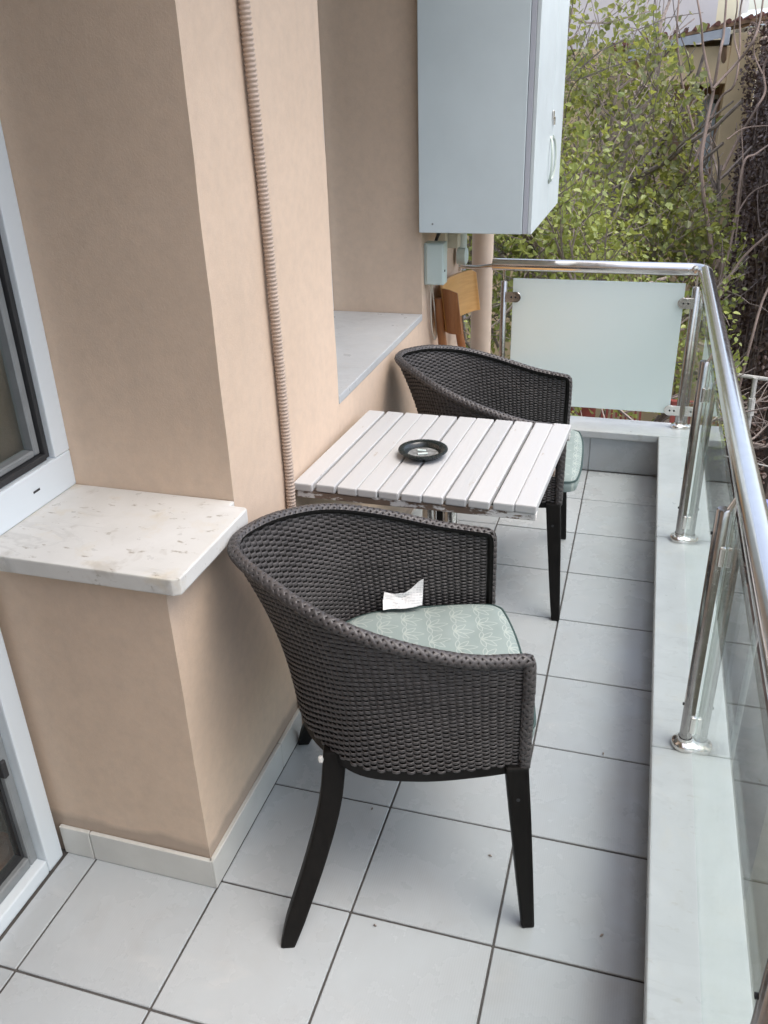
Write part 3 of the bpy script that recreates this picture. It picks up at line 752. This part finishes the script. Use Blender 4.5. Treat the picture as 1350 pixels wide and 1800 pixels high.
# ================================================================ TABLE
TH = .712
tb = empty('slatted_table', (-.303, .850, 0), R(.4)); SH = .06; tag(tb, 'small white painted slatted table between the wicker chairs', 'table')
W, D = .592, .532; sw = W / 11
for i in range(11):
    x0 = -W / 2 + i * sw
    o = MB().box((0, -D / 2 + random.uniform(-.002, .002), TH - .020), (sw - .0045, D / 2 + random.uniform(-.002, .002), TH)).build('slat', 'slat', tb, .0035, 2)
    o.location = (x0 + .00225, 0, random.uniform(-.0008, .0008)); o.rotation_euler = (0, random.uniform(-.004, .004), -SH + random.uniform(-.001, .001))
for y in (-D / 2 + .004, D / 2 - .026, -.011):
    box('cross_rail', (-W / 2 + .004 + SH * y, y, TH - .040), (W / 2 - .004 + SH * y, y + .022, TH - .0215), 'apron', tb, .002)
for x in (-.05, .05):
    box('mount_bar', (x - .012, -D / 2 + .03, TH - .052), (x + .012, -.0125, TH - .0405), 'gasket', tb)
for x in (-.028, .028):
    MB().tube([(x, -.03, .05), (x, -.03, TH - .041)], .019, 18).build('column', 'steel', tb, smooth=True)
MB().lathe([(0, .0), (.22, .0), (.225, .006), (.215, .016), (.05, .034), (.048, .052), (0, .052)], (0, -.02, .001), 40).build('base', 'steel', tb, smooth=True)
# ---- ashtray
at_ = empty('ashtray', (-.345, .812, TH + .0008)); at_.scale = (1.06, 1.06, .8); tag(at_, 'round black ashtray with ash on the slatted table', 'ashtray')
MB().lathe([(0, 0), (.036, 0), (.044, .004), (.058, .019), (.0605, .0215), (.0600, .0245), (.0575, .0255), (.047, .0235), (.0435, .020), (.0405, .009), (.034, .0055), (0, .005)], (0, 0, 0), 48).build('dish', 'tray_green', at_, smooth=True, fix=True)
MB().lathe([(0, .0085), (.018, .0088), (.033, .0078), (.0385, .0070)], (0, 0, 0), 30).build('ash_layer', 'ash', at_, smooth=True)
for a, b in (((-.01, -.012, .0105), (.012, -.004, .011)), ((.004, .012, .0105), (-.016, .010, .0115))):
    MB().tube([a, b], .0034, 10).build('cigarette_stub', 'box_white', at_, smooth=True)

# ---- crumbs of dry leaf on the tiles
for x_, y_, lb in ((-.345, .285, 'dark crumb on the tile under the foreground chair'), (-.245, -.02, 'dark crumb on the tile in front of the foreground chair'),
                   (-.045, .22, 'dry crumb beside the straight front leg of the foreground chair'), (.18, .62, 'small crumb on the tile next to the marble kerb'),
                   (.21, .08, 'brown crumb on the nearest tile beside the marble kerb')):
    a_ = random.uniform(0, 6.3); L_ = random.uniform(.003, .006)
    c_ = MB().tube([(x_ - L_ * math.cos(a_), y_ - L_ * math.sin(a_), .0026), (x_, y_, .0038), (x_ + L_ * math.cos(a_), y_ + L_ * math.sin(a_), .003)], [.0008, .0024, .001], 6).build('leaf_crumb', 'bark', smooth=True)
    tag(c_, lb, 'crumb', 'crumbs on the floor tiles')
# ================================================================ WOODEN CHAIR by the end wall
wc = empty('wooden_chair', (-.36, 2.2, 0)); tag(wc, 'wooden chair with curved plywood back against the far wall', 'chair')
def wpt(o): o.parent = wc; o.matrix_parent_inverse = Matrix.Translation((.36, -2.2, 0)); return o
arcp = cr([(-.490, 2.005, 0), (-.528, 2.008, 0), (-.560, 2.045, 0), (-.574, 2.13, 0), (-.572, 2.22, 0), (-.556, 2.31, 0), (-.520, 2.385, 0), (-.497, 2.402, 0)], 6)
tn = np.gradient(arcp, axis=0); tn /= np.linalg.norm(tn, axis=1)[:, None]; no = np.cross(tn, [0, 0, 1])
v, f = [], []; m = len(arcp)
for i, (p, nn) in enumerate(zip(arcp, no)):
    e = abs(i / (m - 1) * 2 - 1); z0 = .700 + .006 * e; z1 = .872 - .012 * max(0, e - .75) * 4
    lean = np.array([-.02, 0, 0])
    v += [p + [0, 0, z0] - nn * .005, p + lean + [0, 0, z1] - nn * .005, p + lean + [0, 0, z1] + nn * .005, p + [0, 0, z0] + nn * .005]
f = [(i * 4 + k, i * 4 + (k + 1) % 4, i * 4 + 4 + (k + 1) % 4, i * 4 + 4 + k) for i in range(m - 1) for k in range(4)] + [(0, 1, 2, 3), ((m - 1) * 4 + 3, (m - 1) * 4 + 2, (m - 1) * 4 + 1, (m - 1) * 4)]
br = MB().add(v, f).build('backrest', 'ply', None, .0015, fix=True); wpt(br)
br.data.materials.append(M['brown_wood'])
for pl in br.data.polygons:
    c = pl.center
    if c.y < 2.05 and c.x > -.566: pl.material_index = 1  # near end coloured darker brown: its shade painted in, plus a redder tone
for y in (2.045, 2.345):
    wpt(MB().tube(cr([(-.600, y, .0), (-.575, y, .25), (-.545, y, .45), (-.572, y, .62), (-.594, y, .83)], 5), [.015, .015, .016, .017] + [.017] * 5 + [.017] * 12, 12).build('leg', 'brown_wood', None, smooth=True))
    wpt(MB().tube([(-.18, y - .0, .0), (-.19, y, .25), (-.195, y, .43)], [.013, .016, .018], 12).build('leg', 'brown_wood', None, smooth=True))
    wpt(box('side_rail', (-.54, y - .010, .395), (-.20, y + .010, .43), 'brown_wood', None, .002))
wpt(box('seat', (-.555, 2.02, .4305), (-.165, 2.37, .448), 'ply', None, .006, 2))
wpt(box('front_rail', (-.205, 2.06, .39), (-.185, 2.33, .4295), 'brown_wood', None, .002))
for y in (2.045, 2.06): pass

# ================================================================ BEYOND THE BALCONY
def leaf_mesh(name, P, size, droop=.5, seed=1):
    """many small folded leaves, each its own island"""
    r = np.random.default_rng(seed); n = len(P)
    s = size * r.uniform(.55, 1.25, n)
    d = r.normal(0, 1, (n, 3)); d[:, 2] -= droop; d /= np.linalg.norm(d, axis=1)[:, None]
    nn = r.normal(0, 1, (n, 3)); nn[:, 2] += .9; nn -= d * (nn * d).sum(1)[:, None]; nn /= np.linalg.norm(nn, axis=1)[:, None]
    w = np.cross(d, nn)
    prof = [(0, 0, 0), (.28, .36, .10), (.62, .30, .08), (1.0, 0, -.06), (.62, -.30, .08), (.28, -.36, .10), (.45, 0, -.02)]
    V = np.stack([P + s[:, None] * (a * d + b * w + c * nn) for a, b, c in prof], 1).reshape(-1, 3)
    q = np.array([(0, 6, 1), (1, 6, 2), (2, 6, 3), (3, 6, 4), (4, 6, 5), (5, 6, 0)])
    F = (np.arange(n)[:, None, None] * 7 + q[None]).reshape(-1, 3)
    me = bpy.data.meshes.new(name); me.from_pydata(V.tolist(), [], F.tolist()); return me
def grow(mb, p, d, length, rad, depth, tips, rs, spread=.6, upb=.15):
    pts = [np.array(p)]; k = 5; dd = np.array(d, float)
    for i in range(k):
        dd = dd + rs.normal(0, .16, 3) + np.array([0, 0, upb * .25]); dd /= np.linalg.norm(dd)
        if depth < 3 and pts[-1][0] > .95 - .42 * (pts[-1][2] - .3): return
        pts.append(pts[-1] + dd * length / k)
    mb.tube([tuple(x) for x in pts], list(np.linspace(rad, rad * .55, len(pts))), 6 if depth > 1 else 4, False)
    if depth <= 1:
        for x in pts[1:]: tips.append(x)
    if depth == 0: return
    for i in range(4 if depth > 1 else 5):
        t = rs.uniform(.3, 1.0) * (k - .01); a = int(t); q = pts[a] + (pts[a + 1] - pts[a]) * (t - a)
        nd = dd + rs.normal(0, spread, 3) + np.array([0, 0, upb]); nd /= np.linalg.norm(nd)
        grow(mb, q, nd, length * rs.uniform(.55, .8), rad * .5, depth - 1, tips, rs, spread, upb)
def tree(name, label, base, fork, leaders, leafmat, nleaf, size, spreadr, seed, group=None, cat='tree', rad=.09, droop=.5, clip=None):
    rs = np.random.default_rng(seed)
    root = empty(name, base)
    tag(root, label, cat, group)
    def tp(o): o.parent = root; o.matrix_parent_inverse = Matrix.Translation(-Vector(base)); return o
    trunk = MB(); b = np.array(base); fk = np.array(fork)
    P = [b, b + (fk - b) * .35 + [.08, 0, 0], b + (fk - b) * .7 - [.05, .04, 0], fk]
    trunk.tube(cr(P, 5).tolist(), list(np.linspace(rad * 1.5, rad, 16)), 10)
    tp(trunk.build('trunk', 'bark', smooth=True))
    bm_ = MB(); tips = []
    for d, L, z0 in leaders:
        dd = np.array(d, float); dd /= np.linalg.norm(dd)
        grow(bm_, b + (fk - b) * z0, dd, L, rad * .55, 3, tips, rs)
    tp(bm_.build('branches', 'bark', smooth=True))
    tips = np.array(tips)
    idx = rs.integers(0, len(tips), nleaf)
    LP = tips[idx] + rs.normal(0, spreadr, (nleaf, 3))
    if clip is not None: LP = LP[clip(LP)]
    c = tp(link('crown', leaf_mesh('crown', LP, size, droop, seed), leafmat)); c['kind'] = 'stuff'
    return root
# slanting right-hand outline of the crown
clipA = lambda P: (P[:, 0] < .86 - .42 * (P[:, 2] - .3) + .12 * np.sin(P[:, 2] * 5)) & (P[:, 1] > 4.4) & (P[:, 0] > -3.0)
tree('leafy_tree', 'tall tree with yellow green heart shaped leaves behind the cabinet', (-.45, 6.9, -6), (-.35, 6.8, -.6),
     [((-.3, -.1, 1), 2.0, 1.0), ((.25, -.15, 1), 1.9, 1.0), ((-.7, .1, .8), 1.8, 1.0), ((.65, .1, .6), 1.3, .98), ((0, -.3, 1), 2.3, 1.0), ((.1, .3, .9), 2.0, .97), ((-.5, -.5, .4), 1.4, .97), ((.4, -.5, .3), 1.1, .95)],
     'leaf_tree', 12500, .058, .12, 11, 'trees beyond the balcony', rad=.085, clip=clipA)
clipB = lambda P: (P[:, 0] < .86) & (P[:, 1] > 3.9)
tree('leafy_bush', 'bright green bushy shrub just beyond the end railing', (-.25, 5.2, -6), (-.2, 5.1, -1.0),
     [((-.6, 0, .7), 1.3, 1.0), ((.55, 0, .7), 1.25, 1.0), ((0, -.2, 1), 1.25, 1.0), ((.3, .2, .9), 1.3, 1.0), ((-.9, 0, .5), 1.3, 1.0), ((.85, .1, .35), 1.0, 1.0), ((-.25, .1, .9), 1.3, 1.0)],
     'leaf_bush', 10500, .046, .10, 23, cat='shrub', rad=.06, droop=.2, clip=clipB)
tree('dark_tree', 'dark green tree standing behind the yellow green tree', (-1.2, 9.2, -6), (-1.1, 9.2, -1.2),
     [((-.5, 0, 1), 2.0, 1.0), ((.4, 0, 1), 2.0, 1.0), ((.9, 0, .5), 1.8, 1.0), ((-.9, 0, .5), 1.8, 1.0), ((0, -.3, 1), 2.1, 1.0), ((.6, 0, .1), 1.6, .9), ((-.5, 0, .1), 1.6, .9)],
     'leaf_dark', 2600, .10, .16, 31, 'trees beyond the balcony', rad=.12)
# bare stems of a leafless sapling (traced, each at its own depth)
def px(u, v, y):
    d = Mrot @ Vector(((u - 675) / 1502.34, 1, -(v - 900) / 1502.34)); t = (y - CAM.y) / d.y
    return CAM + d * t
sap = empty('bare_sapling', (.55, 5.9, -6)); tag(sap, 'leafless sapling with thin pinkish branches in front of the dark wall', 'sapling')
stems = [([(1262, 520), (1245, 400), (1232, 300), (1240, 230), (1253, 165), (1265, 95), (1272, 60), (1278, -20)], 6.0, .018, .007),
         ([(1253, 160), (1237, 90), (1232, 35), (1222, -20)], 6.02, .010, .006), ([(1254, 155), (1300, 105), (1322, 75), (1335, 40), (1344, -20)], 5.98, .010, .006),
         ([(1215, 300), (1262, 180), (1290, 150), (1300, 90), (1301, 20), (1310, -20)], 6.15, .010, .005), ([(1262, 520), (1290, 400), (1306, 290), (1330, 270), (1365, 245)], 5.9, .011, .006),
         ([(1270, 300), (1300, 240), (1330, 190), (1345, 160), (1342, 120), (1362, 80)], 6.3, .012, .007), ([(1255, 540), (1300, 460), (1365, 398)], 5.7, .012, .007),
         ([(1292, 430), (1300, 360), (1306, 300), (1303, 220)], 6.2, .007, .004), ([(1285, 760), (1297, 690), (1320, 600), (1340, 530), (1365, 480)], 5.6, .013, .008),
         ([(1340, 130), (1325, 90), (1330, 30), (1322, -20)], 6.3, .006, .004), ([(1300, 105), (1290, 60), (1296, 10), (1293, -20)], 5.98, .006, .004), ([(1278, 245), (1310, 225), (1365, 220)], 6.2, .006, .004),
         ([(1288, 390), (1320, 340), (1365, 318)], 6.1, .007, .004), ([(1225, 250), (1200, 150), (1190, 60), (1195, -20)], 6.4, .010, .006)]
for pts, y, r0, r1 in stems:
    P = [np.array(px(u, v, y + .05 * math.sin(i * 2.1))) for i, (u, v) in enumerate(pts)]
    C_ = cr(P, 5); o = MB().tube(C_.tolist(), list(np.linspace(r0, r1, len(C_))), 7).build('branch', 'bare_twig', smooth=True)
    o.parent = sap; o.matrix_parent_inverse = Matrix.Translation((-.55, -5.9, 6))
o = MB().tube(cr([np.array((.62, 5.9, -6)), np.array((.66, 5.9, -3)), np.array(px(1262, 520, 6.0)), np.array(px(1255, 470, 6.0))], 5).tolist(), .022, 8).build('trunk', 'bare_twig', smooth=True)
o.parent = sap; o.matrix_parent_inverse = Matrix.Translation((-.55, -5.9, 6))

# dark wall overgrown with dry creeper
iw = empty('creeper_wall', (1.5, 9, -6)); tag(iw, 'tall dark wall overgrown with dry brown creeper at the right', 'wall')
a = box('stone_wall', (1.26, 5.6, -6), (1.8, 11.9, 2.05), 'dark_stone'); a.parent = iw; a.matrix_parent_inverse = Matrix.Translation((-1.5, -9, 6))
n = 22000
P = np.stack([1.25 - np.abs(rng.normal(0, .05, n)), rng.uniform(5.5, 11.9, n), rng.uniform(-4, 2.1, n)], 1)
P[:, 0] -= .08 * np.sin(P[:, 1] * 3.1) * np.sin(P[:, 2] * 2.7) + .04
c = link('dry_creeper', leaf_mesh('dry_creeper', P, .045, .6, 5), 'leaf_dead'); c.parent = iw; c.matrix_parent_inverse = Matrix.Translation((-1.5, -9, 6)); c['kind'] = 'stuff'
tw = MB(); rs = np.random.default_rng(3)
for i in range(90):
    p = np.array([1.20 - abs(rs.normal(0, .04)), rs.uniform(5.6, 11.5), rs.uniform(-3.5, 1.0)]); pts = [p]
    d = np.array([0, rs.normal(0, .5), 1.0])
    for k in range(6):
        d = d + rs.normal(0, .25, 3) * [.15, 1, 1]; pts.append(pts[-1] + d / np.linalg.norm(d) * .22)
    tw.tube(cr(pts, 3).tolist(), list(np.linspace(.009, .004, 19)), 5, False)
c = tw.build('creeper_stems', 'bare_twig', smooth=True); c.parent = iw; c.matrix_parent_inverse = Matrix.Translation((-1.5, -9, 6)); c['kind'] = 'stuff'

# ochre house with grey gutter
hs_ = empty('ochre_house', (.7, 13, -6)); tag(hs_, 'ochre plastered house with grey gutter behind the tree', 'house')
def hp(o): o.parent = hs_; o.matrix_parent_inverse = Matrix.Translation((-.7, -13, 6)); return o
hp(box('wall', (-2.6, 12.62, -6), (.60, 15, 1.90), 'house_yellow'))
hp(box('wall', (.6005, 12.80, -6), (1.05, 15, 1.95), 'house_yellow'))
hp(box('beam', (-.2, 12.0, 1.42), (.8995, 12.6195, 1.86), 'house_yellow', None, .01))
hp(box('pillar', (.90, 12.0, -6), (1.258, 12.79, 2.0), 'house_yellow', None, .01))
w_ = hp(box('window', (.62, 12.76, .25), (.93, 12.799, 1.28), 'house_white')); bpy.context.view_layer.update()
wpart(box('pane', (.66, 12.748, .30), (.89, 12.7595, 1.22), 'roof_pale'), w_)
hp(box('shutter', (.3, 12.58, -.6), (.55, 12.6195, 1.1), 'house_brown'))
hp(box('shutter_box', (.62, 12.70, 1.29), (.95, 12.7995, 1.41), 'house_brown'))
hp(MB().tube([(.845, 12.72, 1.20), (.845, 12.75, 1.20)], .03, 12).build('vent', 'dark_opening'))
gp = [(-.35, 11.93, 1.80), (.35, 11.93, 1.93), (.80, 11.93, 2.00)]
gm = MB()
for i in range(2):
    p, q_ = gp[i], gp[i + 1]
    gm.add([(p[0], p[1] - .05, p[2] - .05), (q_[0], q_[1] - .05, q_[2] - .05), (q_[0], q_[1] - .05, q_[2] + .05), (p[0], p[1] - .05, p[2] + .05),
            (p[0], p[1] + .05, p[2] - .05), (q_[0], q_[1] + .05, q_[2] - .05), (q_[0], q_[1] + .05, q_[2] + .05), (p[0], p[1] + .05, p[2] + .05)],
           [(0, 1, 2, 3), (5, 4, 7, 6), (3, 2, 6, 7), (0, 4, 5, 1)])
hp(gm.build('gutter', 'gutter', fix=True)); hp(box('gutter_outlet', (.77, 11.86, 1.86), (.87, 12.0, 2.06), 'gutter', None, .01))
hp(MB().tube([(.82, 11.95, 1.86), (.86, 12.1, 1.5), (.90, 12.6, 1.35), (.90, 12.70, .0), (.90, 12.70, -6)], .035, 10).build('downpipe', 'house_brown', smooth=True))
rf = MB()
for i in range(17):
    x0 = -.6 + i * .125; zz = 1.90 + i * .0195
    o = MB().tube([(x0 + .06, 11.85, zz + .012), (x0 + .06, 13.6, zz + .03)], .03, 8).build('roof_tile', 'roof_tile', smooth=True); hp(o)
hp(MB().add([(-.6, 11.95, 1.88), (1.5, 11.95, 2.21), (1.5, 14, 2.23), (-.6, 14, 1.90), (-.6, 11.95, 1.84), (1.5, 11.95, 2.17), (1.5, 14, 2.18), (-.6, 14, 1.85)], [(0, 1, 2, 3), (7, 6, 5, 4), (0, 4, 5, 1), (1, 5, 6, 2), (2, 6, 7, 3), (3, 7, 4, 0)]).build('roof_deck', 'house_brown', fix=True))
# far apartment blocks and roofs
b1 = empty('far_block', (-1, 18, -6)); tag(b1, 'pale grey rendered block behind the ochre house at the top', 'building')
def b1p(o): o.parent = b1; o.matrix_parent_inverse = Matrix.Translation((1, -18, 6)); return o
b1p(box('wall', (-5, 16, -6), (.84, 19, 5.6), 'block_grey')); b1p(box('lit_corner_wall', (.8405, 16.02, -6), (1.17, 19, 5.6), 'block_cream'))  # cream on the corner paints in the yellow light falling there
b1p(box('side_wall', (1.1705, 16.6, -6), (1.36, 19, 5.6), 'block_grey'))
for x in (-3.6, -1.6): 
    w_ = b1p(box('window', (x, 15.96, 2.9), (x + .9, 15.9995, 4.2), 'house_white')); bpy.context.view_layer.update(); wpart(box('pane', (x + .08, 15.95, 2.98), (x + .82, 15.9595, 4.12), 'dark_opening'), w_)
b2 = empty('distant_house', (2.4, 24, -6)); tag(b2, 'distant low house with red and pale roofs at the top right', 'house')
def b2p(o): o.parent = b2; o.matrix_parent_inverse = Matrix.Translation((-2.4, -24, 6)); return o
b2p(box('wall', (1.3, 22, -6), (6, 26, 2.5), 'block_cream')); b2p(MB().prism([(1.2, 21.8), (2.3, 21.8), (2.3, 26), (1.2, 26)], 2.5, 2.72).build('roof', 'roof_tile'))
b2p(MB().add([(1.0, 14.2, 2.16), (2.9, 14.2, 2.30), (3.0, 17.2, 2.62), (1.35, 17.2, 2.50), (1.0, 14.2, 2.12), (2.9, 14.2, 2.26), (3.0, 17.2, 2.58), (1.35, 17.2, 2.46)], [(0, 1, 2, 3), (7, 6, 5, 4), (0, 4, 5, 1), (1, 5, 6, 2), (2, 6, 7, 3), (3, 7, 4, 0)]).build('roof', 'roof_pale', fix=True))
b2p(box('wall', (1.95, 14.4, -6), (2.9, 17, 2.1), 'block_cream'))

# neighbour's stair railing, canopy and red fence
sr = empty('stair_railing', (1.0, 4.9, -6)); tag(sr, 'thin pale metal stair railing below the dark wall', 'railing')
def srp(o): o.parent = sr; o.matrix_parent_inverse = Matrix.Translation((-1.0, -4.9, 6)); return o
q0, q1 = px(1268, 655, 5.0), px(1420, 677, 4.8)
srp(MB().tube([q0, q1], .014, 8).build('top_rail', 'rail_white', smooth=True))
q2, q3 = px(1328, 664, 4.9), px(1308, 795, 4.9)
srp(MB().tube([q2, q3, (q3.x, q3.y, -6)], .016, 8).build('post', 'rail_white', smooth=True))
srp(MB().tube([px(1322, 700, 4.89), px(1318, 730, 4.89)], .024, 8).build('post_clamp', 'rail_white', smooth=True))
srp(MB().tube([px(1268, 800, 5.0), px(1400, 832, 4.8)], .006, 6).build('wire', 'rail_white', smooth=True))
srp(MB().tube([(px(1420, 677, 4.8).x, 4.8, px(1420, 677, 4.8).z), (px(1420, 677, 4.8).x, 4.8, -6)], .016, 8).build('post', 'rail_white', smooth=True))
cn = empty('white_canopy', (1.3, 4.4, -6)); tag(cn, 'white canopy sheet with a blue edge below the handrail', 'canopy')
def cnp(o): o.parent = cn; o.matrix_parent_inverse = Matrix.Translation((-1.3, -4.4, 6)); return o
cnp(box('sheet', (1.0, 3.4, -1.10), (2.2, 4.45, -1.06), 'canopy_white', None, .004)); cnp(box('edge_strip', (.99, 4.4505, -1.10), (2.2, 4.50, -1.00), 'canopy_blue', None, .004))
for x in (1.1, 2.1): cnp(MB().tube([(x, 4.0, -6), (x, 4.0, -1.1)], .02, 8).build('post', 'rail_white'))
rfn = empty('red_fence', (0, 4.9, -6)); tag(rfn, 'dark red metal fence below the frosted panel', 'fence')
def rfp(o): o.parent = rfn; o.matrix_parent_inverse = Matrix.Translation((0, -4.9, 6)); return o
rfp(box('panel', (-.5, 4.70, -1.8), (-.08, 4.72, -.45), 'fence_red'))
for i in range(9): rfp(box('bar', (-.04 + i * .032, 4.70, -1.8), (-.026 + i * .032, 4.714, -.45), 'fence_red'))
rfp(box('rail', (-.6, 4.69, -.448), (.5, 4.725, -.42), 'fence_red'))
for x in (-.52, .42): rfp(box('post', (x, 4.675, -6), (x + .04, 4.689, -.42), 'fence_red'))

# ---------------------------------------------------------------- render settings
scene.cycles.max_bounces = 10; scene.cycles.transparent_max_bounces = 24; scene.cycles.glossy_bounces = 6
scene.cycles.use_denoising = True; scene.cycles.caustics_reflective = False; scene.cycles.caustics_refractive = False
